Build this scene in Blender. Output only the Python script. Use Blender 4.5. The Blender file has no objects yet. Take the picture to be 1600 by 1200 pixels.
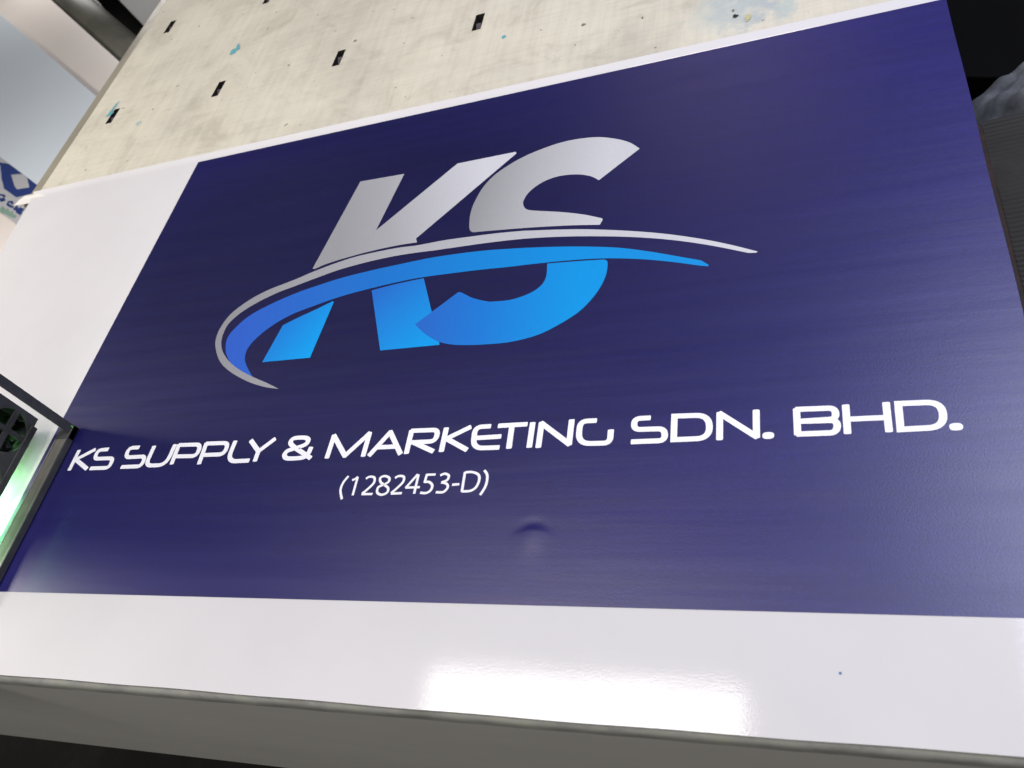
import bpy, bmesh, math, random
from mathutils import Vector, Matrix
from mathutils.geometry import tessellate_polygon
random.seed(7)
S = bpy.context.scene

# ------------------------------------------------------------------ camera
F = 1285.0
MW = ((0.9279405627589746, -0.07399985554552897, -0.3653085454322118),
      (0.14914945417131098, -0.8244834104120897, 0.545876859992849),
      (-0.34158564417574755, -0.5610268508141927, -0.7540345617798624))
CAM = Vector((1.036739682768342, -0.251096151297452, 0.7019575649770732))
cd = bpy.data.cameras.new('camera'); co = bpy.data.objects.new('camera', cd)
S.collection.objects.link(co)
R = Matrix(MW)
rot = Matrix((( R[0][0], -R[0][1], -R[0][2]), (R[1][0], -R[1][1], -R[1][2]), (R[2][0], -R[2][1], -R[2][2])))
q = rot.to_quaternion(); q.normalize()
co.rotation_mode = 'QUATERNION'; co.rotation_quaternion = q; co.location = CAM
cd.sensor_width = 36.0; cd.lens = F / 1600 * 36.0
cd.clip_start = 0.02; cd.clip_end = 60
cd.dof.use_dof = True; cd.dof.focus_distance = 1.0; cd.dof.aperture_fstop = 8.5
S.camera = co

# ------------------------------------------------------------------ world, lights, exposure
W = bpy.data.worlds.new('World'); S.world = W; W.use_nodes = True
bg = W.node_tree.nodes['Background']; bg.inputs[0].default_value = (0.80, 0.86, 1.0, 1); bg.inputs[1].default_value = 0.06

def area(name, loc, sx, sy, power, col=(1, 1, 1), target=None, spread=None):
    l = bpy.data.lights.new(name, 'AREA'); l.shape = 'RECTANGLE'; l.size = sx; l.size_y = sy
    l.energy = power; l.color = col
    if spread: l.spread = spread
    o = bpy.data.objects.new(name, l); S.collection.objects.link(o); o.location = loc
    if target is not None:
        o.rotation_euler = (Vector(target) - Vector(loc)).to_track_quat('-Z', 'Y').to_euler()
    return o
area('ceiling_lamp_near', (0.10, 0.215, 2.2), 1.16, 0.63, 27, (1.0, 0.95, 0.90))
area('window_light_right', (2.00, 1.13, 2.2), 0.90, 1.36, 55, (0.74, 0.78, 1.0))
area('ceiling_lamp_far', (0.55, 4.2, 2.4), 1.1, 0.5, 8, (1.0, 0.84, 0.84))
area('fill_left', (-1.84, 0.36, 1.00), 0.5, 0.45, 33, (1.0, 0.95, 0.91), target=(-0.25, 0.6, 0.0))  # added fill light, unseen, brightens the left white margin
area('fill_behind', (0.3, -2.9, 1.7), 2.2, 1.2, 36, (1.0, 0.97, 0.93), target=(0.4, 0.2, -0.1))  # added fill behind the camera for the apron and the sheet
area('fill_beyond_left', (-2.3, 3.7, -0.02), 0.7, 0.5, 9, (1.0, 0.97, 0.95), target=(-2.0, 2.3, -0.45))  # unseen fill added below bed level to lift the stored boards

S.view_settings.view_transform = 'Standard'; S.view_settings.look = 'None'
S.view_settings.exposure = 0.05; S.view_settings.gamma = 1.0; S.view_settings.use_curve_mapping = False

# ------------------------------------------------------------------ helpers
def at(px, py, z=0.0):
    """point of a horizontal plane seen at a photograph pixel"""
    r = R @ Vector((px - 800, py - 600, F)); t = (z - CAM.z) / r.z
    p = CAM + r * t
    return (p.x, p.y)

def mk(name, verts, faces, m, parent=None, smooth=False):
    me = bpy.data.meshes.new(name); me.from_pydata([tuple(v) for v in verts], [], faces)
    me.validate(); me.update()
    if smooth:
        for p in me.polygons: p.use_smooth = True
    o = bpy.data.objects.new(name, me); S.collection.objects.link(o)
    me.materials.append(m)
    if parent: o.parent = parent
    return o

def from_bm(name, bm, m, parent=None, smooth=False):
    bmesh.ops.recalc_face_normals(bm, faces=bm.faces)
    me = bpy.data.meshes.new(name); bm.to_mesh(me); bm.free()
    if smooth:
        for p in me.polygons: p.use_smooth = True
    o = bpy.data.objects.new(name, me); S.collection.objects.link(o)
    me.materials.append(m)
    if parent: o.parent = parent
    return o

def tag(o, label=None, cat=None, group=None, kind=None):
    if label: o['label'] = label
    if cat: o['category'] = cat
    if group: o['group'] = group
    if kind: o['kind'] = kind
    return o

def empty(name, loc=(0, 0, 0)):
    o = bpy.data.objects.new(name, None); o.empty_display_size = .05
    S.collection.objects.link(o); o.location = loc
    return o

def box(bm, x0, x1, y0, y1, z0, z1, bev=0.0):
    vs = [bm.verts.new(p) for p in ((x0,y0,z0),(x1,y0,z0),(x1,y1,z0),(x0,y1,z0),(x0,y0,z1),(x1,y0,z1),(x1,y1,z1),(x0,y1,z1))]
    fs = [bm.faces.new([vs[i] for i in f]) for f in ((0,3,2,1),(4,5,6,7),(0,1,5,4),(1,2,6,5),(2,3,7,6),(3,0,4,7))]
    if bev:
        es = list({e for f in fs for e in f.edges})
        bmesh.ops.bevel(bm, geom=es, offset=bev, segments=2, affect='EDGES', profile=0.5)

def prism(name, poly, z1, z0, m, parent=None, bev=0.0):
    """solid slab with outline poly (xy), top z1, bottom z0"""
    bm = bmesh.new()
    n = len(poly)
    a = [bm.verts.new((x, y, z1)) for x, y in poly]; b = [bm.verts.new((x, y, z0)) for x, y in poly]
    bm.faces.new(a); bm.faces.new(b[::-1])
    for i in range(n): bm.faces.new((a[i], b[i], b[(i+1) % n], a[(i+1) % n]))
    if bev: bmesh.ops.bevel(bm, geom=list(bm.edges), offset=bev, segments=2, affect='EDGES')
    return from_bm(name, bm, m, parent)

def tube_mesh(name, pts, r, m, parent=None, n=8):
    bm = bmesh.new(); rings = []
    P = [Vector(p) for p in pts]
    for i, p in enumerate(P):
        t = (P[min(i+1, len(P)-1)] - P[max(i-1, 0)]).normalized()
        u = t.orthogonal().normalized(); v = t.cross(u)
        rings.append([bm.verts.new(p + (u*math.cos(a) + v*math.sin(a))*r) for a in [2*math.pi*k/n for k in range(n)]])
    for a, b in zip(rings, rings[1:]):
        for k in range(n): bm.faces.new((a[k], a[(k+1)%n], b[(k+1)%n], b[k]))
    bm.faces.new(rings[0]); bm.faces.new(rings[-1])
    return from_bm(name, bm, m, parent, True)

def catmull(pts, closed, n=10):
    out = []; N = len(pts)
    rng = range(N if closed else N-1)
    for i in rng:
        g = (lambda k: Vector(pts[k % N])) if closed else (lambda k: Vector(pts[max(0, min(N-1, k))]))
        p0, p1, p2, p3 = g(i-1), g(i), g(i+1), g(i+2)
        for k in range(n):
            t = k/n
            out.append(0.5*((2*p1) + (p2-p0)*t + (2*p0-5*p1+4*p2-p3)*t*t + (3*p1-p0-3*p2+p3)*t*t*t))
    if not closed: out.append(Vector(pts[-1]))
    return out

def outline(pts):
    """pts: (x, y) smooth or (x, y, 1) corner; closed outline, splines between corners"""
    N = len(pts); cs = [i for i, p in enumerate(pts) if len(p) == 3]
    if not cs: return [tuple(v) for v in catmull([p[:2] for p in pts], True)]
    out = []
    for a, b in zip(cs, cs[1:] + [cs[0] + N]):
        seg = [pts[k % N][:2] for k in range(a, b+1)]
        if len(seg) == 2: out.append(tuple(seg[0]))
        else: out += [tuple(v) for v in catmull(seg, False)][:-1]
    return out

# ------------------------------------------------------------------ material helpers
def mat(name, col, rough=0.5, metal=0.0, spec=0.5):
    m = bpy.data.materials.new(name); m.use_nodes = True
    b = m.node_tree.nodes['Principled BSDF']
    b.inputs['Base Color'].default_value = (*col, 1); b.inputs['Roughness'].default_value = rough
    b.inputs['Metallic'].default_value = metal; b.inputs['Specular IOR Level'].default_value = spec
    return m
class N:
    def __init__(s, m): s.t = m.node_tree; s.b = s.t.nodes['Principled BSDF']; s.tc = s.t.nodes.new('ShaderNodeTexCoord')
    def new(s, k): return s.t.nodes.new('ShaderNode' + k)
    def link(s, a, b): s.t.links.new(a, b)
    def coord(s, scale=(1,1,1), rotz=0, loc=(0,0,0)):
        mp = s.new('Mapping'); mp.inputs['Scale'].default_value = scale; mp.inputs['Rotation'].default_value = (0,0,rotz)
        mp.inputs['Location'].default_value = loc
        s.link(s.tc.outputs['Object'], mp.inputs[0]); return mp.outputs[0]
    def noise(s, vec, scale=1, detail=4, rough=0.55, dist=0):
        n = s.new('TexNoise'); n.inputs['Scale'].default_value = scale; n.inputs['Detail'].default_value = detail
        n.inputs['Roughness'].default_value = rough; n.inputs['Distortion'].default_value = dist
        s.link(vec, n.inputs['Vector']); return n.outputs['Fac']
    def ramp(s, fac, stops):
        r = s.new('ValToRGB'); e = r.color_ramp.elements
        while len(e) < len(stops): e.new(0.5)
        for el, (p, c) in zip(e, stops):
            el.position = p; el.color = (*c, 1) if len(c) == 3 else c
        s.link(fac, r.inputs[0]); return r.outputs[0]
    def mix(s, fac, a, b, mode='MIX'):
        x = s.new('Mix'); x.data_type = 'RGBA'; x.blend_type = mode
        for v, i in ((fac, 0), (a, 6), (b, 7)):
            if isinstance(v, (int, float)): x.inputs[i].default_value = v
            elif isinstance(v, tuple): x.inputs[i].default_value = (*v, 1)
            else: s.link(v, x.inputs[i])
        return x.outputs[2]
    def math(s, op, a, b=0.0):
        x = s.new('Math'); x.operation = op
        for v, i in ((a, 0), (b, 1)):
            if isinstance(v, (int, float)): x.inputs[i].default_value = v
            else: s.link(v, x.inputs[i])
        return x.outputs[0]
    def bump(s, h, strength, dist, prev=None):
        b = s.new('Bump'); b.inputs['Strength'].default_value = strength; b.inputs['Distance'].default_value = dist
        s.link(h, b.inputs['Height'])
        if prev: s.link(prev, b.inputs['Normal'])
        return b.outputs[0]

def vinyl_bump(n, ripple, grain, wave=0.5):
    """printed vinyl: long faint ripples across the roll plus the film's fine grain"""
    a = n.noise(n.coord((2.2, 34, 1), 0.02), 1.0, 3, 0.5)
    b = n.noise(n.coord((1, 1, 1)), 3.2, 2, 0.5)
    nb = n.bump(a, ripple, 0.0006)
    nb = n.bump(b, wave, 0.004, nb)
    g = n.noise(n.coord((1, 1, 1)), 520, 2, 0.6)
    return n.bump(g, grain, 0.0004, nb)

# white film
M_white = mat('white_vinyl', (0.80, 0.785, 0.80), 0.065)
n = N(M_white)
dirt = n.noise(n.coord((1, 1, 1)), 5, 5, 0.6)
n.link(n.ramp(dirt, [(0.3, (0.675, 0.655, 0.645)), (0.65, (0.71, 0.69, 0.675))]), n.b.inputs['Base Color'])
n.link(vinyl_bump(n, 0.12, 0.08, 0.12), n.b.inputs['Normal'])

# blue ink
M_blue = mat('blue_ink', (0.012, 0.010, 0.075), 0.36)
n = N(M_blue)
bands = n.noise(n.coord((1.3, 60, 1)), 1.0, 4, 0.6)
fine = n.noise(n.coord((1, 1, 1)), 240, 3, 0.7)
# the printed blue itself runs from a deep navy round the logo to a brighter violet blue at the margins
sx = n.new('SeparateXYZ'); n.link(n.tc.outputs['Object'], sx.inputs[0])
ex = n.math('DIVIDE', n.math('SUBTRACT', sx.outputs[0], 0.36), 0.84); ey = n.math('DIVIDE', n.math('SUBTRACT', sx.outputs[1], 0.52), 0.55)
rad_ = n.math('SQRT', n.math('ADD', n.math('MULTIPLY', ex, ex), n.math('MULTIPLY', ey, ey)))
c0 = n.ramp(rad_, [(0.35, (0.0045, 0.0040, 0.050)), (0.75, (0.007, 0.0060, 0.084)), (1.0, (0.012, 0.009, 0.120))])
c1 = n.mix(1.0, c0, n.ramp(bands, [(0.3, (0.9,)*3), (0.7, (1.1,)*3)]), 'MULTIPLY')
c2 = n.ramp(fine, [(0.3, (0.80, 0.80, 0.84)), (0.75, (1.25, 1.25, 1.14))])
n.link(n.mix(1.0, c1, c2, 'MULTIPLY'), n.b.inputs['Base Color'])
rr = n.ramp(n.noise(n.coord((2.5, 45, 1)), 1.0, 3, 0.6), [(0.3, (0.36,)*3), (0.7, (0.40,)*3)])
n.link(rr, n.b.inputs['Roughness'])
n.b.inputs['Specular IOR Level'].default_value = 0.72
n.link(vinyl_bump(n, 0.6, 0.22, 0.22), n.b.inputs['Normal'])

M_print = mat('white_print', (0.93, 0.92, 0.93), 0.30)
n = N(M_print); n.link(vinyl_bump(n, 0.3, 0.2), n.b.inputs['Normal'])

def gradient_ink(name, p0, p1, stops, rough=0.36, dens=0.80):
    """ink whose printed colour runs from plane point p0 to p1"""
    m = mat(name, (0.5, 0.5, 0.5), rough); n = N(m)
    sx = n.new('SeparateXYZ'); n.link(n.tc.outputs['Object'], sx.inputs[0])
    d = Vector(p1) - Vector(p0); L2 = d.length_squared
    fx = n.math('MULTIPLY', n.math('SUBTRACT', sx.outputs[0], p0[0]), d.x / L2)
    fy = n.math('MULTIPLY', n.math('SUBTRACT', sx.outputs[1], p0[1]), d.y / L2)
    f = n.math('ADD', fx, fy)
    fine = n.noise(n.coord((1, 1, 1)), 300, 3, 0.7)
    c = n.mix(1.0, n.ramp(f, stops), n.ramp(fine, [(0.3, (dens*.97,)*3), (0.75, (dens*1.03,)*3)]), 'MULTIPLY')
    n.link(c, n.b.inputs['Base Color']); n.link(vinyl_bump(n, 0.4, 0.12), n.b.inputs['Normal'])
    return m

# worn white-coated aluminium of the bed
def bed_material(name, base, dark):
    m = mat(name, base, 0.42); n = N(m)
    big = n.noise(n.coord((1, 1, 1)), 3.0, 6, 0.62, 0.4)
    mid = n.noise(n.coord((1, 1, 1), 0.35), 11, 6, 0.7, 0.8)
    brush = n.noise(n.coord((90, 5, 1), 0.25), 1.0, 5, 0.65)
    brush2 = n.noise(n.coord((7, 120, 1), -0.12), 1.0, 5, 0.65)
    c = n.ramp(big, [(0.34, dark), (0.52, base), (0.75, tuple(min(1, x*1.09) for x in base))])
    c = n.mix(1.0, c, n.ramp(mid, [(0.28, (0.80, 0.79, 0.76)), (0.48, (0.98, 0.98, 0.98)), (0.8, (1.05, 1.05, 1.04))]), 'MULTIPLY')
    c = n.mix(1.0, c, n.ramp(brush, [(0.3, (0.93, 0.92, 0.90)), (0.6, (1.02,)*3)]), 'MULTIPLY')
    c = n.mix(1.0, c, n.ramp(brush2, [(0.28, (0.94, 0.93, 0.91)), (0.6, (1.02,)*3)]), 'MULTIPLY')
    # scuffs and specks
    sp = n.noise(n.coord((1, 1, 1)), 62, 2, 0.5)
    c = n.mix(n.ramp(sp, [(0.715, (0,)*3), (0.76, (1,)*3)]), c, (0.20, 0.19, 0.17))
    sc = n.noise(n.coord((16, 150, 1), 0.9, (3, 1, 0)), 1.0, 2, 0.5)
    c = n.mix(n.ramp(sc, [(0.72, (0,)*3), (0.78, (0.5,)*3)]), c, (0.33, 0.32, 0.28))
    # washed out ink stain on the far part of the plate
    for (px_, py_, rx_, ry_, col_, amt) in ((1165, 0, .060, .075, (0.40, 0.45, 0.45), 1.0), (1120, 22, .05, .05, (0.50, 0.54, 0.48), .6), (1228, 14, .016, .028, (0.42, 0.50, 0.47), .8)):
        cx_, cy_ = at(px_, py_)
        s3 = n.new('SeparateXYZ'); n.link(n.tc.outputs['Object'], s3.inputs[0])
        ax = n.math('DIVIDE', n.math('SUBTRACT', s3.outputs[0], cx_), rx_); ay = n.math('DIVIDE', n.math('SUBTRACT', s3.outputs[1], cy_), ry_)
        dd = n.math('ADD', n.math('MULTIPLY', ax, ax), n.math('MULTIPLY', ay, ay))
        patchy = n.noise(n.coord((1, 1, 1), 0, (px_*.01, 0, 0)), 45, 5, 0.65)
        f_ = n.math('SUBTRACT', n.math('MULTIPLY', patchy, 2.0), n.math('MULTIPLY', dd, 0.42))
        c = n.mix(n.ramp(f_, [(0.45, (0,)*3), (0.95, (amt*.85,)*3)]), c, col_)
    n.link(c, n.b.inputs['Base Color'])
    n.link(n.ramp(mid, [(0.3, (0.34,)*3), (0.7, (0.55,)*3)]), n.b.inputs['Roughness'])
    n.link(n.bump(brush, 0.12, 0.0005, n.bump(big, 0.4, 0.004)), n.b.inputs['Normal'])
    return m
M_bed = bed_material('worn_bed_plate', (0.66, 0.62, 0.50), (0.55, 0.515, 0.42))
M_apron = mat('grey_painted_steel', (0.30, 0.305, 0.27), 0.42)
n = N(M_apron)
v = n.noise(n.coord((3, 3, 9)), 1.5, 5, 0.6)
n.link(n.ramp(v, [(0.3, (0.52, 0.50, 0.455)), (0.7, (0.56, 0.54, 0.49))]), n.b.inputs['Base Color'])
n.link(n.bump(n.noise(n.coord((1,1,1)), 260, 3, 0.6), 0.2, 0.0005), n.b.inputs['Normal'])
M_edge = mat('chipped_edge', (0.3, 0.3, 0.26), 0.45); n = N(M_edge)
v = n.noise(n.coord((16, 30, 30)), 1.0, 5, 0.7)
n.link(n.ramp(v, [(0.32, (0.25, 0.235, 0.215)), (0.5, (0.34, 0.34, 0.31)), (0.68, (0.42, 0.42, 0.34))]), n.b.inputs['Base Color'])
M_hole = mat('slot_dark', (0.018, 0.015, 0.013), 0.6)
M_clip = mat('slot_insert_plastic', (0.085, 0.07, 0.075), 0.35)
M_teal = mat('teal_ink', (0.12, 0.38, 0.42), 0.5)
M_teal2 = mat('pale_teal_ink', (0.38, 0.50, 0.46), 0.5)
M_gstain = mat('grey_green_stain', (0.36, 0.40, 0.37), 0.5)
M_ystain = mat('yellow_ink', (0.52, 0.48, 0.24), 0.5)
M_dot = mat('blue_dot', (0.04, 0.16, 0.36), 0.4)

# ------------------------------------------------------------------ floor
M_floor = mat('dark_floor', (0.035, 0.030, 0.024), 0.85, 0, 0.15); n = N(M_floor)
v = n.noise(n.coord((1, 1, 1)), 6, 6, 0.7)
n.link(n.ramp(v, [(0.45, (0.004, 0.0035, 0.003)), (0.66, (0.010, 0.008, 0.006)), (0.75, (0.06, 0.045, 0.035))]), n.b.inputs['Base Color'])
fl = mk('floor', [(-9, -5, -0.85), (9, -5, -0.85), (9, 9, -0.85), (-9, 9, -0.85)], [(0, 1, 2, 3)], M_floor)
tag(fl, kind='structure')

# ------------------------------------------------------------------ printer bed
bed = empty('printer_bed', (0, 0, 0))
tag(bed, 'worn cream metal flatbed with black slots under the printed banner', 'printer bed')
BX0, BX1, BY0, BY1 = -0.412, 1.196, -0.094, 2.6
slots = []
for y in (1.034, 1.354, 1.674, 1.994):
    for x in (-0.334, -0.055, 0.225, 0.509, 0.79, 1.07):
        if y > 1.5 and x > 2: continue
        if (x, y) == (0.79, 1.034) or (x, y) == (1.07, 1.034): continue
        slots.append((x, y))
SW, SL = 0.0085, 0.0240      # half width, half length
xs = sorted({BX0, BX1} | {round(s[0]+d, 5) for s in slots for d in (-SW, SW)})
ys = sorted({BY0, BY1} | {round(s[1]+d, 5) for s in slots for d in (-SL, SL)})
bm = bmesh.new(); V = {}
def gv(i, j):
    if (i, j) not in V: V[(i, j)] = bm.verts.new((xs[i], ys[j], 0))
    return V[(i, j)]
for i in range(len(xs)-1):
    for j in range(len(ys)-1):
        cx, cy = (xs[i]+xs[i+1])/2, (ys[j]+ys[j+1])/2
        hole = any(abs(cx-s[0]) < SW and abs(cy-s[1]) < SL for s in slots)
        if hole:
            a = [gv(i, j), gv(i+1, j), gv(i+1, j+1), gv(i, j+1)]
            b = [bm.verts.new((v.co.x, v.co.y, -0.02)) for v in a]
            for k in range(4): bm.faces.new((a[k], b[k], b[(k+1)%4], a[(k+1)%4]))
            f = bm.faces.new(b)
        else: bm.faces.new((gv(i, j), gv(i+1, j), gv(i+1, j+1), gv(i, j+1)))
me = bpy.data.meshes.new('top_plate'); bm.normal_update(); bm.to_mesh(me); bm.free()
top = bpy.data.objects.new('top_plate', me); S.collection.objects.link(top); top.parent = bed
me.materials.append(M_bed); me.materials.append(M_hole)
for p in me.polygons:
    if p.center.z < -0.005: p.material_index = 1
# sloping edge along the left side
bm = bmesh.new()
prof = [(BX0, 0.0), (BX0-0.004, -0.0006), (BX0-0.040, -0.0075), (BX0-0.046, -0.013), (BX0-0.048, -0.05)]
rows = [[bm.verts.new((x, y, z)) for x, z in prof] for y in (0.803, BY1)]
rows = [[bm.verts.new((BX0+(x-BX0)*.25, y, z*(1 if k == 4 else 1.6))) for k, (x, z) in enumerate(prof)] for y in (BY0, 0.790)] + rows
for a, b in zip(rows, rows[1:]):
    for k in range(len(prof)-1): bm.faces.new((a[k], a[k+1], b[k+1], b[k]))
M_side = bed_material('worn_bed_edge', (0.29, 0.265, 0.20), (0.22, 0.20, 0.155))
from_bm('side_edge', bm, M_side, bed)
# rounded chipped front edge, then the apron
bm = bmesh.new(); prof = []
for k in range(7):
    a = math.pi/2*k/6; prof.append((BY0 - 0.010*math.sin(a), -0.010 + 0.010*math.cos(a)))
prof.append((BY0-0.010, -0.019))
nx = 120; rows = []
for i in range(nx+1):
    x = BX0 + (BX1-BX0)*i/nx; j = (math.sin(x*31)+math.sin(x*87+1))*0.00015
    rows.append([bm.verts.new((x, y + j, z)) for y, z in prof])
for a, b in zip(rows, rows[1:]):
    for k in range(len(prof)-1): bm.faces.new((a[k], a[k+1], b[k+1], b[k]))
from_bm('front_edge', bm, M_edge, bed, True)
bm = bmesh.new(); box(bm, BX0, BX1, BY0-0.0085, BY0+0.01, -0.440, -0.0192, 0.002)
from_bm('front_apron', bm, M_apron, bed)
bm = bmesh.new(); box(bm, BX0-0.03, BX1-0.03, BY0+0.03, BY1, -0.42, -0.055)
from_bm('frame', bm, M_hole, bed)
# inserts seen in the slots
for k, (x, y) in enumerate(slots):
    if y > 1.9: continue
    bm = bmesh.new()
    o = 0.004*((k*37) % 5 - 2)/2
    vs = [(x-SW*.55, y-SL*.75+o, -0.012), (x+SW*.55, y-SL*.75+o, -0.012), (x+SW*.55, y+SL*.05+o, -0.002), (x-SW*.55, y+SL*.05+o, -0.002)]
    a = [bm.verts.new(v) for v in vs]; b = [bm.verts.new((v[0], v[1], v[2]-.003)) for v in vs]
    bm.faces.new(a); bm.faces.new(b[::-1])
    for i in range(4): bm.faces.new((a[i], b[i], b[(i+1)%4], a[(i+1)%4]))
    from_bm('slot_insert', bm, M_clip, bed)
# ink marks left on the plate
def blob(name, cx, cy, rx, ry, ang, m, seed, z=0.0004, parent=bed, jag=0.35, nn=26):
    rnd = random.Random(seed); pts = []
    for k in range(nn):
        a = 2*math.pi*k/nn; r = 1 + jag*(rnd.random()-.5)*2
        x, y = rx*r*math.cos(a), ry*r*math.sin(a)
        pts.append((cx + x*math.cos(ang)-y*math.sin(ang), cy + x*math.sin(ang)+y*math.cos(ang)))
    tri = tessellate_polygon([[Vector((*p, 0)) for p in pts]])
    return mk(name, [(*p, z) for p in pts], [tuple(t) for t in tri], m, parent)
def blobpx(px, py, rx, ry, ang, m, seed, **k):
    x, y = at(px, py); return blob('ink_stain', x, y, rx, ry, ang, m, seed, **k)
blobpx(177, 170, 0.004, 0.022, -0.15, M_teal, 1)
blobpx(172, 178, 0.007, 0.010, 0.1, M_teal, 2, z=.0006)
blobpx(366, 80, 0.010, 0.011, -0.2, M_teal, 3)
blobpx(372, 74, 0.005, 0.012, 0.3, M_teal, 4, z=.0006)
blobpx(216, 193, 0.007, 0.006, 0.1, M_teal2, 5)
blobpx(787, 58, 0.004, 0.005, 0, M_teal, 8)
blobpx(1169, 28, 0.004, 0.008, 0, M_ystain, 11, z=.0010)
blobpx(1149, 26, 0.004, 0.004, 0, M_hole, 12, z=.0012)
rnd = random.Random(5)
for k in range(14):
    blobpx(rnd.uniform(200, 1250), rnd.uniform(-10, 230), 0.0012+0.0022*rnd.random(), 0.001+0.003*rnd.random(), rnd.random()*3,
           mat('speck', (0.2, 0.19, 0.16), .6) if k == 0 else bpy.data.materials['speck'], 90+k, z=.0013+k*.00001)

# ------------------------------------------------------------------ printed banner
ban = empty('printed_banner', (0.4, 0.36, 0))
tag(ban, 'glossy blue and white printed banner with KS logo lying on the flatbed', 'banner')
ban_inv = Matrix.Translation((-0.4, -0.36, 0))
DX, DY = 0.749, 0.0690
def relief(x, y):
    """the one dent pushed up in the film, and the slightly lifted far edge"""
    u = (x-DX)/0.013; v = (y-DY)
    w = math.exp(-u*u)
    d = v - (0.0065 - 0.0026*u*u)
    h = 0.0009*w*math.exp(-((d/0.0048)**2) if d > 0 else -((d/0.022)**2)) - 0.0003*w*math.exp(-(((d-.009)/.006)**2))
    e = max(0.0, (y-0.8035)/0.017); h += 0.0035*e*e
    # a shallow hollow spreading below
    return h
def lay(verts, z):
    return [(x, y, z + relief(x, y)) for x, y in verts]
def fix(o):
    """parent to the banner empty while keeping the place"""
    o.parent = ban; o.matrix_parent_inverse = ban_inv; return o
def grid_lines(a, b, base, focus, half, fine):
    L = [a]; x = a
    while x < b - 1e-6:
        s = fine if abs(x-focus) < half else base
        x = min(b, x+s); L.append(x)
    return L
# film: body plus the strip that sticks out past the bed at the far left corner
SX0, SX1, SY0, SY1 = -0.4035, 1.2025, -0.0990, 0.8200
gx = grid_lines(SX0, SX1, 0.02, DX, 0.07, 0.0015); gy = grid_lines(SY0, SY1, 0.02, DY, 0.06, 0.0009)
gy = sorted(set(gy) | {0.8035+0.0165*k/8 for k in range(9)})
def gridmesh(name, gx, gy, z, m, warp=None):
    vs = [(x, y) for y in gy for x in gx]
    if warp: vs = [warp(x, y) for x, y in vs]
    nx = len(gx)
    fs = [(j*nx+i, j*nx+i+1, (j+1)*nx+i+1, (j+1)*nx+i) for j in range(len(gy)-1) for i in range(nx-1)]
    o = mk(name, lay(vs, z), fs, m, None, name != 'sheet'); return fix(o)
def warp_sheet(x, y):
    # hand-cut edges: the near edge bows a hair, the right edge has a small nick
    if y < SY0 + 0.001: y += 0.0010*math.sin(x*5.0+0.6) + 0.0003*math.sin(x*37)
    if x > SX1 - 0.001: x += 0.0004*math.sin(y*23)
    if x < SX0 + 0.001: x = -0.4033 - 0.019*max(0, (y-0.62)/0.2)
    return x, y
sheet = gridmesh('sheet', gx, gy, 0.0016, M_white, warp_sheet)
sm = sheet.modifiers.new('thickness', 'SOLIDIFY'); sm.thickness = 0.0009; sm.offset = -1
# corner flap past the edge of the bed
fp = [at(60, 304.5), at(75, 301), at(47, 318), at(22, 321.5), at(38, 308)]
bm = bmesh.new()
P = [(*at(80, 300, .0008), .0008), (*at(74, 309, .0008), .0008), (*at(47, 317, .0010), .0010), (*at(35, 319.5, .001), .001), (*at(22, 321, 0), .0), (*at(30, 313, .001), .0018), (*at(40, 306.5, .002), .0032), (*at(60, 302.5, .003), .0030)]
a = [bm.verts.new(p) for p in P]; b = [bm.verts.new((p[0], p[1], p[2]-.0008)) for p in P]
bm.faces.new(a); bm.faces.new(b[::-1])
for i in range(len(P)): bm.faces.new((a[i], b[i], b[(i+1)%len(P)], a[(i+1)%len(P)]))
M_flap = mat('flap_vinyl', (0.80, 0.77, 0.70), 0.3)
fix(from_bm('corner_flap', bm, M_flap))

# blue field, its near edge and left edge straight; right edge reaches the sheet edge
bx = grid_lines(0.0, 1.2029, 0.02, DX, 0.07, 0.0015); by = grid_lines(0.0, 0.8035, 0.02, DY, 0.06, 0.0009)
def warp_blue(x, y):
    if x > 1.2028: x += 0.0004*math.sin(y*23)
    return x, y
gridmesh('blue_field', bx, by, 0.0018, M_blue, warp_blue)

def zpt(o, s):   # zoomed reading -> photograph pixel
    return lambda x, y: (o[0] + x/s, o[1] + y/s)
def shape(name, pts, z, m, label=None):
    pl = []
    for p in outline(pts): pl.append(at(*p))
    tri = tessellate_polygon([[Vector((*p, 0)) for p in pl]])
    tri = [tuple(t) for t in tri]
    def ccw(t):
        a, b, c = (pl[i] for i in t)
        return t if (b[0]-a[0])*(c[1]-a[1])-(b[1]-a[1])*(c[0]-a[0]) > 0 else t[::-1]
    o = fix(mk(name, [(*p, z) for p in pl], [ccw(t) for t in tri], m))
    if label: o['label'] = label
    return o
A = zpt((320, 200), 1371/480.0); B = zpt((720, 200), 1371/480.0)
def seq(*items):
    out = []
    for f, lst in items:
        for p in lst:
            q_ = f(p[0], p[1]); out.append((*q_, 1) if len(p) == 3 else q_)
    return out
ZL = 0.0020
sil = [(0.0, (0.30, 0.30, 0.315)), (0.45, (0.46, 0.46, 0.48)), (1.0, (0.66, 0.66, 0.69))]
def lin(r, g, b): return tuple(((c/255)/12.92 if c < 10.3 else ((c/255+.055)/1.055)**2.4)*1.02 for c in (r, g, b))
g1 = gradient_ink('silver_ink_upper_k', at(530, 360), at(760, 270), [(0.0, (0.36, 0.36, 0.37)), (0.35, (0.44, 0.44, 0.455)), (1.0, (0.72, 0.72, 0.75))])
g2 = gradient_ink('silver_ink_upper_s', at(745, 290), at(950, 260), [(0.0, (0.33, 0.33, 0.34)), (0.45, (0.50, 0.50, 0.51)), (1.0, (0.68, 0.68, 0.70))])
g3 = gradient_ink('silver_ink_arc', at(340, 560), at(1150, 380), [(0.0, (0.31, 0.31, 0.325)), (0.5, (0.52, 0.52, 0.54)), (1.0, (0.74, 0.74, 0.77))])
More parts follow.
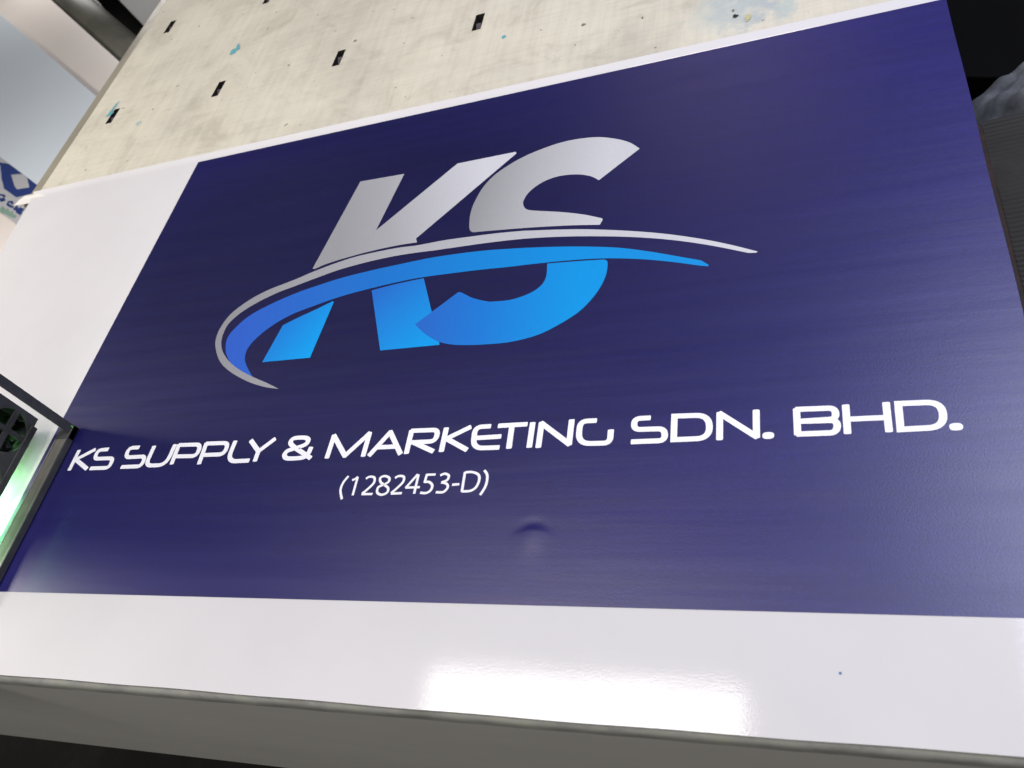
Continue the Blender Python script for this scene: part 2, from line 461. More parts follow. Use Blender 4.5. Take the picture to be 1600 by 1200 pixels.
b1 = gradient_ink('blue_ink_arc', at(360, 560), at(900, 400), [(0.0, (0.032, 0.125, 0.60)), (0.45, (0.012, 0.19, 0.64)), (1.0, (0.002, 0.31, 0.78))])
b2 = gradient_ink('blue_ink_leg', at(440, 500), at(505, 530), [(0.0, (0.012, 0.20, 0.68)), (1.0, (0.001, 0.38, 0.90))])
b3 = gradient_ink('blue_ink_lower_k', at(590, 460), at(675, 530), [(0.0, (0.018, 0.17, 0.64)), (1.0, (0.001, 0.36, 0.87))])
b4 = gradient_ink('blue_ink_lower_s', at(660, 500), at(900, 470), [(0.0, (0.022, 0.15, 0.60)), (0.4, (0.010, 0.21, 0.70)), (1.0, (0.001, 0.34, 0.82))])

Za, Zb, Zc, Ze = zpt((330,440), 1067/160.0), zpt((460,370), 8.0), zpt((640,330), 1600/220.0), zpt((830,330), 1600/370.0)
Zd = zpt((750,220), 15.0)
shape('logo_letter', seq((A, [(697,243,1),(893,209,1),(767,461,1),(1130,163,1)]), (Zd, [(845,283,1),(868,318,1)]), (Zc, [(80,322,1),(92,366,1)]),
      (Zb, [(1350,110),(1100,160),(850,220),(600,290),(400,355),(262,414,1),(236,410,1)])), ZL, g1, 'silver upper half of the letter K')
shape('logo_letter', seq((B, [(58,470,1),(45,463),(40,440),(46,385),(66,330),(105,265),(165,205),(265,142),(370,96),(480,62),(600,46),(690,53),(755,70),(800,97,1),
      (618,238,1),(580,220),(520,212),(440,220),(370,245),(310,288),(282,330),(284,355),(300,369),(340,374),(450,380),(550,391),(632,408,1),(635,415,1),(622,437,1),(480,440),(300,450),(150,462)])),
      ZL, g2, 'silver upper half of the letter S')
shape('logo_swoosh', seq((Za, [(712,1128,1),(560,1105),(390,1050),(210,950),(100,840),(55,700),(60,600),(110,480),(220,340),(400,205),(600,98)]),
      (Zb, [(0,552),(240,450),(500,350),(760,265),(1040,200),(1300,150)]), (Zc, [(100,398),(400,342),(700,300),(1000,262),(1300,235)]),
      (Ze, [(0,138),(200,131),(400,130),(650,140),(900,160),(1150,195),(1350,235),(1533,281,1),(1520,289,1),(1470,290,1),(1200,237),(950,202),(700,183),(450,177),(200,180)]),
      (Zc, [(1300,326),(900,370),(600,412),(300,455),(0,494)]), (Zb, [(1150,275),(850,345),(550,430),(280,528),(0,634)]),
      (Za, [(700,125),(500,222),(330,325),(200,437),(140,540),(115,640),(130,740),(200,843),(300,925),(440,1000),(600,1070)])), ZL+.00003, g3, 'thin silver arc of the logo')
shape('logo_swoosh', seq((Za, [(440,1002,1),(320,945),(220,865),(170,775),(160,680),(182,590),(250,500),(400,370),(600,258)]),
      (Zb, [(0,727),(240,640),(600,525),(1000,425),(1300,360)]), (Zc, [(100,570),(300,532),(600,488),(900,455),(1200,435)]),
      (Ze, [(0,253),(200,247),(400,247),(600,255),(800,280),(1000,314),(1150,340,1),(1203,372,1),(1195,380,1),(1130,374),(950,350),(750,332),(550,326),(400,330),(200,345)]),
      (Zc, [(1382,615),(1100,648),(800,678),(500,715),(200,755)]), (Zb, [(1440,548),(1200,600),(950,660),(700,725),(490,790),(240,880),(0,972)]),
      (Za, [(700,432),(560,530),(440,640),(378,730),(360,820),(385,900)])), ZL, b1, 'broad blue arc of the logo')
shape('logo_letter', seq((A, [(352,884,1),(420,850),(490,818),(574,777,1),(579,781,1),(473,1029,1),(260,1049,1)])), ZL, b2, 'blue foot of the left leg of the K')
shape('logo_letter', seq((A, [(748,729,1),(830,707),(900,691),(980,675,1),(1051,972,1),(786,997,1)])), ZL+.00002, b3, 'blue lower right leg of the K')
shape('logo_letter', seq((A, [(941,881,1),(1130,740,1),(1142,737),(1165,747),(1200,764),(1260,778)]),
      (B, [(150,779),(230,770),(310,742),(360,708),(383,668),(388,610,1),(500,601),(640,592,1),(654,598),(657,620),(645,675),(605,745),(535,820),(440,882),(340,930),(220,960),(100,971),(0,973)]),
      (A, [(1080,967),(1030,951),(982,920)])), ZL+.00006, b4, 'blue lower half of the letter S')

# -- lettering as round-cornered strokes laid on the print
def rounded(pts, rad, closed=False):
    out = []; N_ = len(pts); P = [Vector(p) for p in pts]
    for i, p in enumerate(P):
        if not closed and i in (0, N_-1): out.append(p); continue
        a = P[(i-1) % N_]; c = P[(i+1) % N_]
        r = rad[i] if isinstance(rad, (list, tuple)) else rad
        if r <= 0: out.append(p); continue
        da, dc = (a-p), (c-p); r1 = min(r, da.length*.49, dc.length*.49)
        s, e = p + da.normalized()*r1, p + dc.normalized()*r1
        for k in range(9):
            t = k/8; out.append(s*(1-t)**2 + p*2*t*(1-t) + e*t*t)
    return out
def stroke(bm, P, wv, wh, z, closed=False, cap=0.45):
    """P: points on the plane; width depends on direction: wv for up strokes, wh for cross strokes"""
    n_ = len(P); L = []; Rr = []
    def width(t): return math.sqrt((wh*t.x)**2 + (wv*t.y)**2) if t.length else wv
    T = []
    for i in range(n_):
        a = P[(i-1) % n_] if (closed or i) else P[i]; b = P[(i+1) % n_] if (closed or i < n_-1) else P[i]
        T.append((b-a).normalized())
    ring = []
    for i in range(n_):
        t = T[i]
        if closed or 0 < i < n_-1:
            d0 = (P[i]-P[i-1]).normalized(); d1 = (P[(i+1) % n_]-P[i]).normalized()
            n0 = Vector((-d0.y, d0.x)); n1 = Vector((-d1.y, d1.x)); w0, w1 = width(d0)/2, width(d1)/2
            # intersection of the two offset lines
            def isect(s):
                p, q2 = P[i]+n0*w0*s, P[i]+n1*w1*s; cr = d0.x*d1.y-d0.y*d1.x
                if abs(cr) < 0.02: return (p+q2)/2
                tt = ((q2-p).x*d1.y-(q2-p).y*d1.x)/cr
                tt = max(-2.2*w0, min(2.2*w0, tt)); return p+d0*tt
            ring.append((isect(1), isect(-1)))
        else:
            nn = Vector((-t.y, t.x)); w = width(t)/2; ring.append((P[i]+nn*w, P[i]-nn*w))
    vl = [(bm.verts.new((a.x, a.y, z)), bm.verts.new((b.x, b.y, z))) for a, b in ring]
    for i in range(n_ if closed else n_-1):
        a, b = vl[i], vl[(i+1) % n_]
        try: bm.faces.new((a[1], b[1], b[0], a[0]))
        except ValueError: pass
    if not closed:
        for end in (0, -1):
            t = T[end] * (-1 if end == 0 else 1); w = width(t)/2; nn = Vector((-t.y, t.x)); p = P[end]
            rc = w*cap*1.6; pts = []
            for k in range(11):
                a = math.pi/2 - math.pi*k/10
                sx_ = abs(math.cos(a))**0.55; sy_ = math.copysign(abs(math.sin(a))**0.55, a)
                pts.append(p + t*rc*sx_*.6 + nn*w*sy_)
            try: bm.faces.new([bm.verts.new((v_.x, v_.y, z)) for v_ in pts][::-1])
            except ValueError: pass
zs = [0.0020]
def word(name, label, org, sc, glyphs, wv, wh, rad=0.010, smooth=False, cap=.45):
    bm = bmesh.new(); f = zpt(org, sc) if org else None
    for g in glyphs:
        org2, sc2 = g.get('o', org), g.get('s', sc); f = zpt(org2, sc2)
        pl = [Vector(at(*f(x, y))) for x, y in g['p']]
        if g.get('split'):
            for a, b in zip(pl, pl[1:]):
                z = 0.0020 + 0.00003*(len(word.k) % 7); word.k.append(1)
                stroke(bm, [a, b], wv, wh, z, False, .6)
            continue
        if g.get('smooth', smooth): pl = [Vector(v_) for v_ in catmull([tuple(v_) for v_ in pl], g.get('c', False), 8)]
        else: pl = rounded(pl, g.get('r', rad), g.get('c', False))
        z = 0.0020 + 0.00003*(len(word.k) % 7); word.k.append(1)
        if g.get('dot'):
            c = pl[0]; vs = []
            for k in range(20):
                a = 2*math.pi*k/20
                vs.append(bm.verts.new((c.x + g['dot'][0]*math.copysign(abs(math.cos(a))**.75, math.cos(a)), c.y + g['dot'][1]*math.copysign(abs(math.sin(a))**.75, math.sin(a)), z)))
            bm.faces.new(vs)
        else: stroke(bm, pl, g.get('wv', wv), g.get('wh', wh), z, g.get('c', False), cap)
    for fc in bm.faces:
        fc.normal_update()
        if fc.normal.z < 0: fc.normal_flip()
    me = bpy.data.meshes.new(name); bm.to_mesh(me); bm.free()
    o = bpy.data.objects.new(name, me); S.collection.objects.link(o); me.materials.append(M_print)
    fix(o); o['label'] = label; return o
word.k = []
WV, WH = 0.0066, 0.0058
Z1, Z2, Z3, Z4, Z5, Z6, Z7, Z8 = ((90,670),8), ((280,660),8), ((430,650),8), ((600,650),8), ((780,640),8), ((970,625),1600/260), ((1220,610),1600/300), ((520,725),1600/260)
def G(Z, pts, **k): return dict(o=Z[0], s=Z[1], p=pts, **k)
word('lettering', 'small white capitals KS at the left end of the line', *Z1, [
    G(Z1, [(280,283),(162,520)]), G(Z1, [(480,270),(243,392)]), G(Z1, [(238,390),(378,508)]),
    G(Z1, [(645,266),(520,276),(472,385),(712,376),(655,497),(425,504)], r=[0,.018,.018,.018,.018,0])], WV, WH)
word('lettering', 'white capitals SUPPLY', *Z1, [
    G(Z1, [(1030,242),(905,250),(862,368),(1112,354),(1058,478),(812,487)], r=[0,.018,.018,.018,.018,0]),
    G(Z1, [(1220,232),(1112,470),(1366,464),(1478,215)], r=[0,.010,.020,0]),
    G(Z2, [(10,292),(-80,525)]), G(Z2, [(10,292),(284,285),(230,430),(-38,434)], r=[0,.016,.022,0]),
    G(Z2, [(350,275),(262,522)]), G(Z2, [(350,275),(630,266),(572,408),(308,418)], r=[0,.016,.022,0]),
    G(Z2, [(712,250),(610,500),(880,487)], r=[0,.014,0]),
    G(Z2, [(910,238),(1003,370)]), G(Z2, [(1208,218),(1003,372)]), G(Z2, [(1003,370),(960,488)])], WV, WH)
word('lettering', 'white ampersand', *Z3, [
    G(Z3, [(450,534),(350,468),(245,396),(203,345),(235,295),(300,282),(385,282),(424,308),(395,362),(300,402)], smooth=True),
    G(Z3, [(300,402),(230,424),(160,450),(128,500),(165,540),(330,534),(395,515)], smooth=True), G(Z3, [(395,515),(430,470),(457,408)], smooth=True)], WV, WH)
word('lettering', 'white capitals MARKETING', *Z3, [
    G(Z3, [(660,525),(747,258),(882,508),(1190,228),(1112,503)], split=True),
    G(Z3, [(1190,498),(1450,212),(1572,478)], split=True), G(Z3, [(1300,402),(1528,393)]),
    G(Z4, [(290,473),(355,197)]), G(Z4, [(355,197),(690,184),(650,328),(325,343)], r=[0,.016,.022,0]), G(Z4, [(385,345),(620,452)]),
    G(Z4, [(788,168),(727,448)]), G(Z4, [(1088,150),(800,290)]), G(Z4, [(790,295),(1040,432)]),
    G(Z4, [(1335,140),(1150,150),(1118,415),(1440,405)], r=[0,.016,.012,0]), G(Z4, [(1140,288),(1462,268)]),
    G(Z5, [(5,215),(350,195)]), G(Z5, [(168,215),(130,488)]),
    G(Z5, [(427,183),(384,476)]),
    G(Z5, [(497,472),(537,182),(880,442),(913,152)], split=True),
    G(Z5, [(1215,150),(1020,158),(992,440),(1390,430),(1402,275)], r=[0,.018,.016,.020,0])], WV, WH)
word('lettering', 'white letters SDN followed by a full stop', *Z6, [
    G(Z6, [(282,182),(135,190),(132,295),(425,286),(428,400),(112,412)], r=[0,.016,.018,.018,.018,0]),
    G(Z6, [(520,166),(852,155),(858,378),(512,392)], c=True, r=[0,.018,.022,0]),
    G(Z6, [(953,382),(955,140),(1307,362),(1304,118)], split=True),
    G(Z6, [(1420,352)], dot=(.0054,.0038))], WV, WH)
word('lettering', 'white letters BHD followed by a full stop at the right end', *Z7, [
    G(Z7, [(132,168),(452,156),(462,248),(150,268)], r=[0,.018,.018,0]), G(Z7, [(132,168),(142,374)]), G(Z7, [(142,374),(468,362),(474,258),(150,268)], r=[0,.018,.018,0]),
    G(Z7, [(541,138),(557,363)]), G(Z7, [(877,117),(902,347)]), G(Z7, [(550,250),(890,235)], wh=.0056),
    G(Z7, [(978,120),(1340,106),(1362,316),(998,335)], c=True, r=[0,.020,.024,0]),
    G(Z7, [(1460,313)], dot=(.0054,.0038))], WV, WH)
word('registration_number', 'small slanted white digits in brackets below the company name', *Z8, [
    G(Z8, [(158,126),(108,190),(83,260),(96,345)]), G(Z8, [(196,163),(224,152),(249,134)]), G(Z8, [(248,136),(200,308)], smooth=False),
    G(Z8, [(328,148),(365,130),(408,140),(402,190),(345,248),(290,292)]), G(Z8, [(287,297),(388,297)], smooth=False),
    G(Z8, [(500,207),(545,178),(550,142),(508,124),(466,142),(468,182),(500,207)]),
    G(Z8, [(500,207),(540,240),(530,282),(478,304),(436,282),(446,232),(500,207)]),
    G(Z8, [(608,142),(645,124),(690,132),(684,180),(628,238),(570,288)]), G(Z8, [(568,293),(670,289)], smooth=False),
    G(Z8, [(822,112),(712,235),(838,231)], split=True), G(Z8, [(832,110),(790,292)], smooth=False),
    G(Z8, [(990,110),(912,112),(892,182)], split=True), G(Z8, [(890,182),(935,182),(964,215),(948,262),(903,288),(850,284)]),
    G(Z8, [(1042,118),(1085,102),(1122,120),(1108,162),(1052,186)]), G(Z8, [(1052,186),(1100,198),(1112,235),(1070,278),(1000,280)]),
    G(Z8, [(1156,208),(1222,202)], smooth=False),
    G(Z8, [(1278,88),(1248,272)], smooth=False), G(Z8, [(1278,90),(1345,86),(1405,110),(1415,160),(1385,230),(1330,266),(1248,272)]),
    G(Z8, [(1465,70),(1492,120),(1478,215),(1425,305)])], 0.0031, 0.0029, smooth=True, cap=.2)
x, y = at(1313, 1053)
o = fix(blob('ink_spot', x, y, .0011, .0011, 0, M_dot, 3, z=.0020, parent=None, jag=.1)); o['label'] = 'tiny blue dot of ink on the white margin'

# ------------------------------------------------------------------ printer carriage at the left
M_dark = mat('black_steel', (0.045, 0.045, 0.046), 0.42); n = N(M_dark)
v = n.noise(n.coord((1, 1, 1)), 60, 5, 0.7)
n.link(n.ramp(v, [(0.35, (0.055, 0.055, 0.054)), (0.7, (0.088, 0.087, 0.085))]), n.b.inputs['Base Color'])
M_rail = mat('brushed_steel', (0.22, 0.205, 0.17), 0.42, 0.35); n = N(M_rail)
v = n.noise(n.coord((220, 9, 60)), 1.0, 5, 0.7); w = n.noise(n.coord((40, 14, 20)), 1.0, 6, 0.7)
n.link(n.mix(1.0, n.ramp(v, [(0.3, (0.15, 0.138, 0.115)), (0.7, (0.27, 0.25, 0.21))]), n.ramp(w, [(0.3, (0.6,)*3), (0.6, (1.05,)*3)]), 'MULTIPLY'), n.b.inputs['Base Color'])
M_bright = mat('worn_bright_edge', (0.62, 0.60, 0.54), 0.35, 0.6)
M_black = mat('fan_black', (0.012, 0.012, 0.012), 0.4)
M_dust = mat('dusty_fan', (0.05, 0.055, 0.045), 0.8); n = N(M_dust)
v = n.noise(n.coord((1,1,1)), 210, 5, 0.75)
n.link(n.ramp(v, [(0.45, (0.006,)*3), (0.68, (0.11, 0.12, 0.10))]), n.b.inputs['Base Color'])
M_green = mat('green_glint', (0.10, 0.60, 0.10), 0.35)  # colour of the green light reflected at the guard corner
car = empty('printer_carriage', (-0.03, 0.1, 0.03))
tag(car, 'black printer head carriage with fan grille and green glow, by the left white margin', 'printer carriage')
cinv = Matrix.Translation((0.03, -0.1, -0.03))
def cfix(o, par=None):
    o.parent = par or car
    if par is None: o.matrix_parent_inverse = cinv
    return o
HX = -0.007      # plane of the side wall that carries the fans
def atx(px, py, X):
    r = R @ Vector((px-800, py-600, F)); t = (X-CAM.x)/r.x; p = CAM+r*t; return p.y, p.z
fy, fz = atx(11.7, 671.7, HX)
FR = 0.030
# side wall with round openings
def wall(cy_list, y0, y1, z0, z1, x0, x1):
    bm = bmesh.new(); nseg = 40
    cuts = sorted(cy_list); bounds = [y1] + [(a+b)/2 for a, b in zip(cuts[::-1], cuts[::-1][1:])] + [y0]
    for k, cy in enumerate(cuts[::-1]):
        ya, yb = bounds[k+1], bounds[k]; cz = fz
        ring = []; outr = []
        for i in range(nseg):
            a = 2*math.pi*i/nseg + math.pi/4; c, s = math.cos(a), math.sin(a)
            ring.append((cy+FR*c, cz+FR*s))
            ty = ((yb-cy)/c if c > 0 else (ya-cy)/c) if abs(c) > 1e-6 else 1e9
            tz = ((z1-cz)/s if s > 0 else (z0-cz)/s) if abs(s) > 1e-6 else 1e9
            t = min(ty, tz); outr.append((cy+t*c, cz+t*s))
        cor = [(yb, z1), (ya, z1), (ya, z0), (yb, z0)]
        r1 = [bm.verts.new((x1, *p)) for p in ring]; o1 = [bm.verts.new((x1, *p)) for p in outr]
        r0 = [bm.verts.new((x0, *p)) for p in ring]
        for i in range(nseg):
            j = (i+1) % nseg
            bm.faces.new((r1[i], r1[j], o1[j], o1[i])); bm.faces.new((r1[i], r0[i], r0[j], r1[j]))
            a, b = outr[i], outr[j]
            if abs(a[0]-b[0]) > 1e-5 and abs(a[1]-b[1]) > 1e-5:
                for c_ in cor:
                    if (abs(c_[0]-a[0]) < 1e-5 or abs(c_[1]-a[1]) < 1e-5) and (abs(c_[0]-b[0]) < 1e-5 or abs(c_[1]-b[1]) < 1e-5):
                        bm.faces.new((o1[i], o1[j], bm.verts.new((x1, *c_)))); break
    return bm
HZ0 = 0.030
print('FAN', fy, fz)
fans = [fy, fy-0.075]
HY1, HY0 = 0.240, fy-0.115
cfix(from_bm('side_wall', wall(fans, HY0, HY1, HZ0, 0.36, HX-0.004, HX), M_dark))
bm = bmesh.new(); box(bm, -0.36, HX-0.0042, HY1-0.003, HY1, HZ0+.001, 0.36); box(bm, -0.36, HX-0.0042, HY0, HY0+0.003, HZ0+.001, 0.36)
box(bm, -0.36, HX-0.0042, HY0+.0032, HY1-0.0032, 0.357, 0.36)
cfix(from_bm('housing', bm, M_dark))
bm = bmesh.new(); box(bm, HX-0.0035, HX+0.0022, HY0, HY1-0.013, HZ0-0.005, HZ0+0.0045, .0008)
cfix(from_bm('lower_lip', bm, M_dark))
for cy in fans:
    bm = bmesh.new(); w = 0.0035
    box(bm, HX-0.0036, HX+0.0006, cy-w, cy+w, fz-FR-.001, fz+FR+.001); box(bm, HX-0.0037, HX+0.0004, cy-FR-.001, cy+FR+.001, fz-w, fz+w)
    gr = cfix(from_bm('fan_grille', bm, M_dark))
    bm = bmesh.new()
    bmesh.ops.create_cone(bm, cap_ends=True, segments=32, radius1=.011, radius2=.010, depth=.012, matrix=Matrix.Translation((HX-.016, cy, fz)) @ Matrix.Rotation(math.pi/2, 4, 'Y'))
    for k in range(7):
        a0 = 2*math.pi*k/7
        pts = []
        for (r_, da, dx) in ((.009,0,-.020),(.028,.15,-.020),(.028,.75,-.012),(.009,.6,-.012)):
            pts.append(bm.verts.new((HX+dx, cy+r_*math.cos(a0+da), fz+r_*math.sin(a0+da))))
        bm.faces.new(pts)
    cfix(from_bm('fan', bm, M_dust))
bm = bmesh.new(); box(bm, HX-.034, HX-.030, HY0+.004, HY1-.004, HZ0+.002, .35)
cfix(from_bm('fan_back', bm, M_dust))
bm = bmesh.new(); box(bm, HX-.0299, HX-.0045, HY0+.004, HY1-.004, HZ0+.0012, HZ0+.0030)
cfix(from_bm('fan_floor', bm, M_dark))
M_led = mat('led_strip_green', (0.2, 1.0, 0.35), 0.4)
M_led.node_tree.nodes['Principled BSDF'].inputs['Emission Color'].default_value = (0.35, 1.0, 0.42, 1)
M_led.node_tree.nodes['Principled BSDF'].inputs['Emission Strength'].default_value = 6
bm = bmesh.new(); box(bm, -0.060, -0.030, HY0+.005, 0.155, HZ0+0.004, HZ0+0.010)
cfix(from_bm('led_strip', bm, M_led))
area('green_led', (-0.045, 0.075, 0.033), 0.03, 0.14, 0.36, (0.26, 1.0, 0.36))
area('green_led_fan', (-0.030, fy+0.004, fz-0.024), 0.02, 0.03, 0.005, (0.25, 1.0, 0.25), target=(-0.018, fy, fz))

# guard frame standing just outside the carriage
grd = empty('carriage_guard', (0.03, 0.1, 0.003))
tag(grd, 'dark metal guard rail with upright post beside the green lit carriage', 'guard rail')
ginv = Matrix.Translation((-0.03, -0.1, -0.003))
def gfix(o):
    o.parent = grd; o.matrix_parent_inverse = ginv; return o
bm = bmesh.new(); box(bm, 0.0225, 0.0425, -0.40, 0.2165, 0.0032, 0.0118, .0006); gfix(from_bm('bottom_rail', bm, M_rail))
bm = bmesh.new(); box(bm, 0.0427, 0.0455, -0.40, 0.2375, 0.0030, 0.0128, .0005); gfix(from_bm('outer_flange', bm, M_dark))
bm = bmesh.new(); box(bm, 0.0220, 0.0455, 0.2168, 0.2385, 0.0030, 0.0122, .0006) ; gfix(from_bm('corner_block', bm, M_dark))
bm = bmesh.new(); box(bm, 0.0400, 0.0425, 0.2250, 0.2385, 0.0124, 0.34, .0005); gfix(from_bm('post', bm, M_dark))
bm = bmesh.new(); box(bm, 0.0222, 0.0228, -0.40, 0.216, 0.0119, 0.0124); box(bm, 0.0421, 0.0426, -0.40, 0.216, 0.0120, 0.0124)
gfix(from_bm('worn_edge', bm, M_bright))
x0, y0 = at(97, 657, .0135); x1, y1 = at(103, 662, .0135); x2, y2 = at(106, 660, .0135); x3, y3 = at(114, 668, .0135)
xm, ym = at(101, 667, .0135); xn, yn = at(104.5, 668, .0135)
glint = gfix(tube_mesh('green_glint', [(x0, y0, .0137), ((x0+x1)/2, (y0+y1)/2, .0142), (x1, y1, .0139), (x2, y2, .0143), ((x2+x3)/2, (y2+y3)/2, .0140), (x3, y3, .0137)], .0007, M_green))  # green light reflected off the corner, put in as thin coloured tubes
gfix(tube_mesh('green_glint', [(x1, y1, .0140), (xm, ym, .0138), (xn, yn, .0136)], .0009, M_green))

# ------------------------------------------------------------------ boards stored low beyond the left side
def qp(*pp, z): return [at(px, py, z) for px, py in pp]
M_gboard = mat('pale_grey_board', (0.42, 0.46, 0.49), 0.35)
n = N(M_gboard); n.link(n.ramp(n.noise(n.coord((1,1,1)), 1.4, 3, .5), [(0.3, (0.72, 0.79, 0.83)), (0.7, (0.78, 0.85, 0.89))]), n.b.inputs['Base Color'])
M_bboard = mat('pale_beige_board', (0.50, 0.45, 0.41), 0.45)
n = N(M_bboard); n.link(n.ramp(n.noise(n.coord((1,1,1)), 2.0, 4, .5), [(0.3, (0.80, 0.72, 0.64)), (0.7, (0.88, 0.80, 0.72))]), n.b.inputs['Base Color'])
M_sign = mat('sign_white', (0.50, 0.50, 0.50), 0.4)
M_signblue = mat('sign_navy', (0.022, 0.045, 0.19), 0.4)
M_signgreen = mat('sign_green', (0.24, 0.38, 0.29), 0.4)
zb = -0.45
o = prism('storage_board', qp((-120,-80.4),(300,278),(300,470),(-120,155), z=zb), zb, zb-.006, M_gboard); tag(o, 'plain pale blue grey board lying above the blue logo sign, far left', 'board')
o = prism('storage_board', qp((-190,-244),(320,217),(320,760),(-190,420), z=zb-.02), zb-.02, zb-.032, M_bboard); tag(o, 'pale beige board lying under the blue grey board and the sign', 'board')
sg = empty('logo_sign', (*at(20, 290, zb-.01), zb-.016))
tag(sg, 'white sign with dark blue hexagon logo and green line, partly under the grey board', 'sign')
sinv = Matrix.Translation(-Vector(sg.location))
def sfix(o): o.parent = sg; o.matrix_parent_inverse = sinv; return o
zsn = zb-.0105
sfix(prism('panel', qp((-120,20),(200,260),(200,472),(-120,248.5), z=zsn), zsn, zsn-.006, M_sign))
def zo(x, y): return (x/9.233, 230+y/9.233)
Q = [zo(*p) for p in ((-30,215),(120,240),(420,440),(560,560),(540,600),(490,660),(235,722),(60,600),(20,440),(5,270))]
def flat(name, pix, z, m, hole=None):
    pl = [Vector((*at(*p, z), z)) for p in pix]; polys = [pl]
    if hole: polys.append([Vector((*at(*p, z), z)) for p in hole])
    tri = tessellate_polygon(polys); allv = [v_ for q_ in polys for v_ in q_]
    o = mk(name, allv, [tuple(t) for t in tri], m); return sfix(o)
flat('logo', Q, zsn+.001, M_signblue, hole=[zo(*p) for p in ((155,395),(325,385),(390,440),(425,580),(240,608),(205,560))])
# lettering strokes of the sign
def sstroke(name, lists, wd, m):
    bm = bmesh.new()
    for k, pp in enumerate(lists):
        P = [Vector(at(*zo(*p), zsn+.001)) for p in pp]; stroke(bm, P, wd, wd, zsn+.001+.0001*k, False, .2)
    for fc in bm.faces:
        fc.normal_update()
        if fc.normal.z < 0: fc.normal_flip()
    me = bpy.data.meshes.new(name); bm.to_mesh(me); bm.free()
    o = bpy.data.objects.new(name, me); S.collection.objects.link(o); me.materials.append(m); sfix(o)
sstroke('lettering', [[(70,715),(40,690),(-20,685),(-30,730),(30,775),(60,765),(50,745),(25,735)],
                      [(180,820),(165,785),(120,790),(105,820),(150,855),(190,865)],
                      [(195,895),(235,855),(260,930)], [(205,895),(250,905)],
                      [(335,905),(285,880),(255,905),(240,925),(300,968)], [(262,905),(312,935)]], .008, M_signblue)
sstroke('green_text', [[(0,890),(30,870),(60,905),(20,900)], [(60,920),(100,900),(115,950),(75,945)], [(120,960),(160,940),(175,990),(130,985)], [(180,1000),(215,985)], [(0,915),(220,1010)]], .009, M_signgreen)

# steel beams and rail in the gap beyond the bed
M_beam = mat('olive_steel', (0.115, 0.112, 0.088), 0.5)
n = N(M_beam); n.link(n.ramp(n.noise(n.coord((1,1,1)), 3.5, 5, .6), [(0.3, (0.075, 0.075, 0.058)), (0.7, (0.15, 0.145, 0.11))]), n.b.inputs['Base Color'])
M_brown = mat('brown_strip', (0.055, 0.040, 0.022), 0.5)
M_nearblack = mat('near_black_steel', (0.022, 0.020, 0.014), 0.6)
bz = -0.56
def tube_between(name, pix, z, r, m):
    (ax, ay), (bx_, by_) = at(*pix[0], z), at(*pix[1], z)
    return tube_mesh(name, [(ax, ay, z), (bx_, by_, z)], r, m, None, 28)
o = tube_between('steel_beam', [(20,-80),(240,124)], bz, .085, M_beam); tag(o, 'rounded olive grey steel pipe just past the beige board', 'pipe')
o = prism('wooden_strip', qp((60,-84),(300,188),(309,180),(72,-90), z=bz+.02), bz+.02, bz-.03, M_brown); tag(o, 'thin dark brown strip beside the olive grey pipe', 'strip')
o = prism('steel_beam', qp((100,-90),(330,150),(420,130),(160,-90), z=bz-.04), bz-.04, bz-.08, M_nearblack); tag(o, 'near black flat beam in the shadow beyond the brown strip', 'beam')

# ------------------------------------------------------------------ right side
zr = -0.45
M_mat = mat('ribbed_black', (0.060, 0.056, 0.048), 0.55); n = N(M_mat)
n.link(n.ramp(n.noise(n.coord((1,1,1)), 7, 6, .7), [(0.3, (0.018, 0.016, 0.011)), (0.7, (0.042, 0.037, 0.026))]), n.b.inputs['Base Color'])
M_rust = mat('rusty_brown', (0.085, 0.045, 0.028), 0.7); n = N(M_rust)
n.link(n.ramp(n.noise(n.coord((1,1,1)), 30, 6, .7), [(0.3, (0.015, 0.012, 0.009)), (0.7, (0.062, 0.032, 0.020))]), n.b.inputs['Base Color'])
rm = empty('ribbed_platform', (1.5, 0.6, zr)); tag(rm, 'dark ribbed platform with a rusty edge below the right side of the banner', 'platform')
rinv = Matrix.Translation((-1.5, -0.6, -zr))
bm = bmesh.new(); rows = []
ny = 0; y = 0.10; P = []
while y < 1.078:
    P.append((y, 0)); P.append((y+.0035, .0028)); P.append((y+.0055, .0028)); P.append((y+.0085, 0)); y += .0105
for x in (1.318, 1.45, 1.6, 1.9):
    rows.append([bm.verts.new((x, yy + (x-1.318)*0.10 - 0.0, zr+h)) for yy, h in P])
for a, b in zip(rows, rows[1:]):
    for k in range(len(P)-1): bm.faces.new((a[k], b[k], b[k+1], a[k+1]))
o = from_bm('ribbed_surface', bm, M_mat); o.parent = rm; o.matrix_parent_inverse = rinv
bm = bmesh.new(); box(bm, 1.20, 1.3175, 0.10, 1.078, zr-.05, zr+.004, .002)
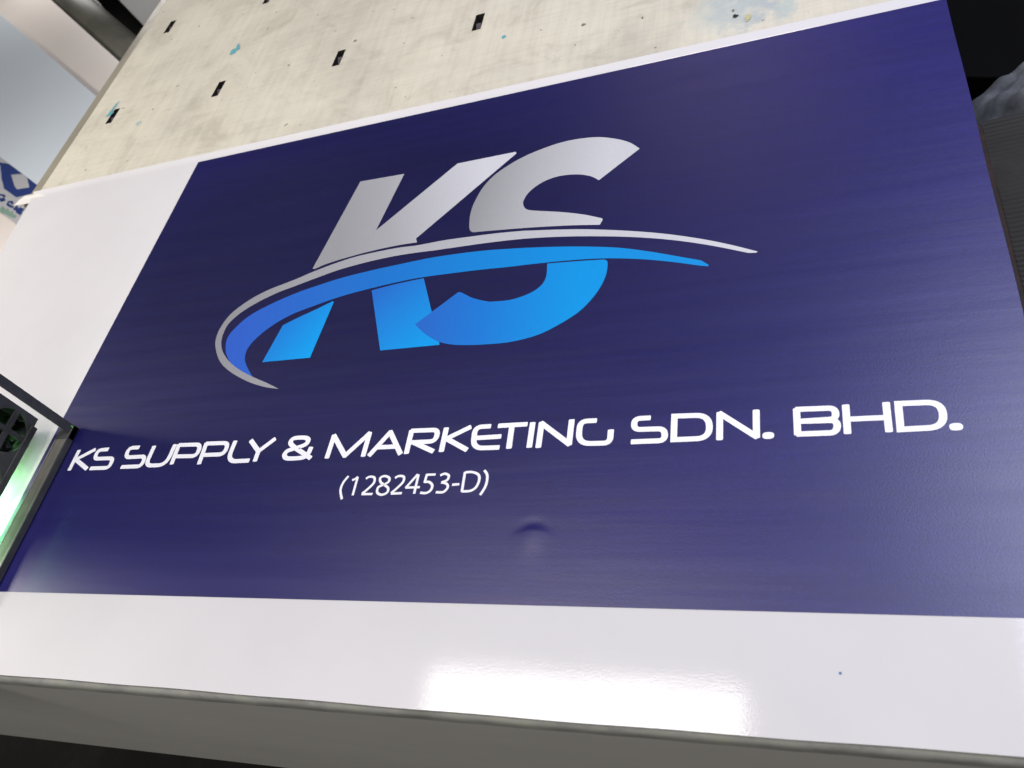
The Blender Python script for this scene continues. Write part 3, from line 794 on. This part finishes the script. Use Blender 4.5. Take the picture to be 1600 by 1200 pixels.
o = from_bm('edge_strip', bm, M_rust); o.parent = rm; o.matrix_parent_inverse = rinv

M_denim = mat('grey_denim', (0.16, 0.175, 0.18), 0.8); n = N(M_denim)
wv_ = n.noise(n.coord((1,1,1)), 30, 5, 0.7)
n.link(n.ramp(wv_, [(0.3, (0.10, 0.108, 0.11)), (0.7, (0.28, 0.29, 0.295))]), n.b.inputs['Base Color'])
n.link(n.bump(n.noise(n.coord((1,1,1)), 300, 3, .6), .4, .002), n.b.inputs['Normal'])
def cloth(name, x0, x1, y0, y1, hf, m, label, cat, nx=70, ny=70):
    vs = []; 
    for j in range(ny+1):
        for i in range(nx+1):
            x = x0+(x1-x0)*i/nx; y = y0+(y1-y0)*j/ny; vs.append((x, y, hf(x, y)))
    fs = [(j*(nx+1)+i, j*(nx+1)+i+1, (j+1)*(nx+1)+i+1, (j+1)*(nx+1)+i) for j in range(ny) for i in range(nx)]
    o = mk(name, vs, fs, m, None, True); sm = o.modifiers.new('t', 'SOLIDIFY'); sm.thickness = .004
    return tag(o, label, cat)
def g(t, w): return math.exp(-(t/w)**2)
def hden(x, y):
    u = (x-1.34); a = y - (1.315 - 0.80*u)          # main fold runs down to the right
    h = 0.080*g(a, .050) + 0.016*math.sin(52*x+30*y)*g(a, .07) + 0.009*math.sin(95*y-60*x)*g(a-.03,.09) + 0.006*math.sin(140*x+60*y)
    b_ = math.hypot(x-1.405, (y-1.105)*1.0)
    h += 0.05*g(b_, .035)
    edge = min(1, max(0, (x-1.335)/.11))**.8
    return zr-.11 + h*edge - .10*(1-edge)
cloth('denim_cloth', 1.335, 1.75, 1.085, 1.37, hden, M_denim, 'crumpled dark grey denim cloth at the top right behind the ribbed platform', 'cloth')
M_bcloth = mat('black_cloth', (0.003, 0.003, 0.003), 0.9, 0, 0.15)
def hbk(x, y): return zr-.13 + 0.07*g(y-1.58, .11) + 0.01*math.sin(30*x+9*y)
cloth('black_cloth', 1.22, 1.95, 1.375, 1.90, hbk, M_bcloth, 'black cloth at the top right corner above the grey denim', 'cloth')
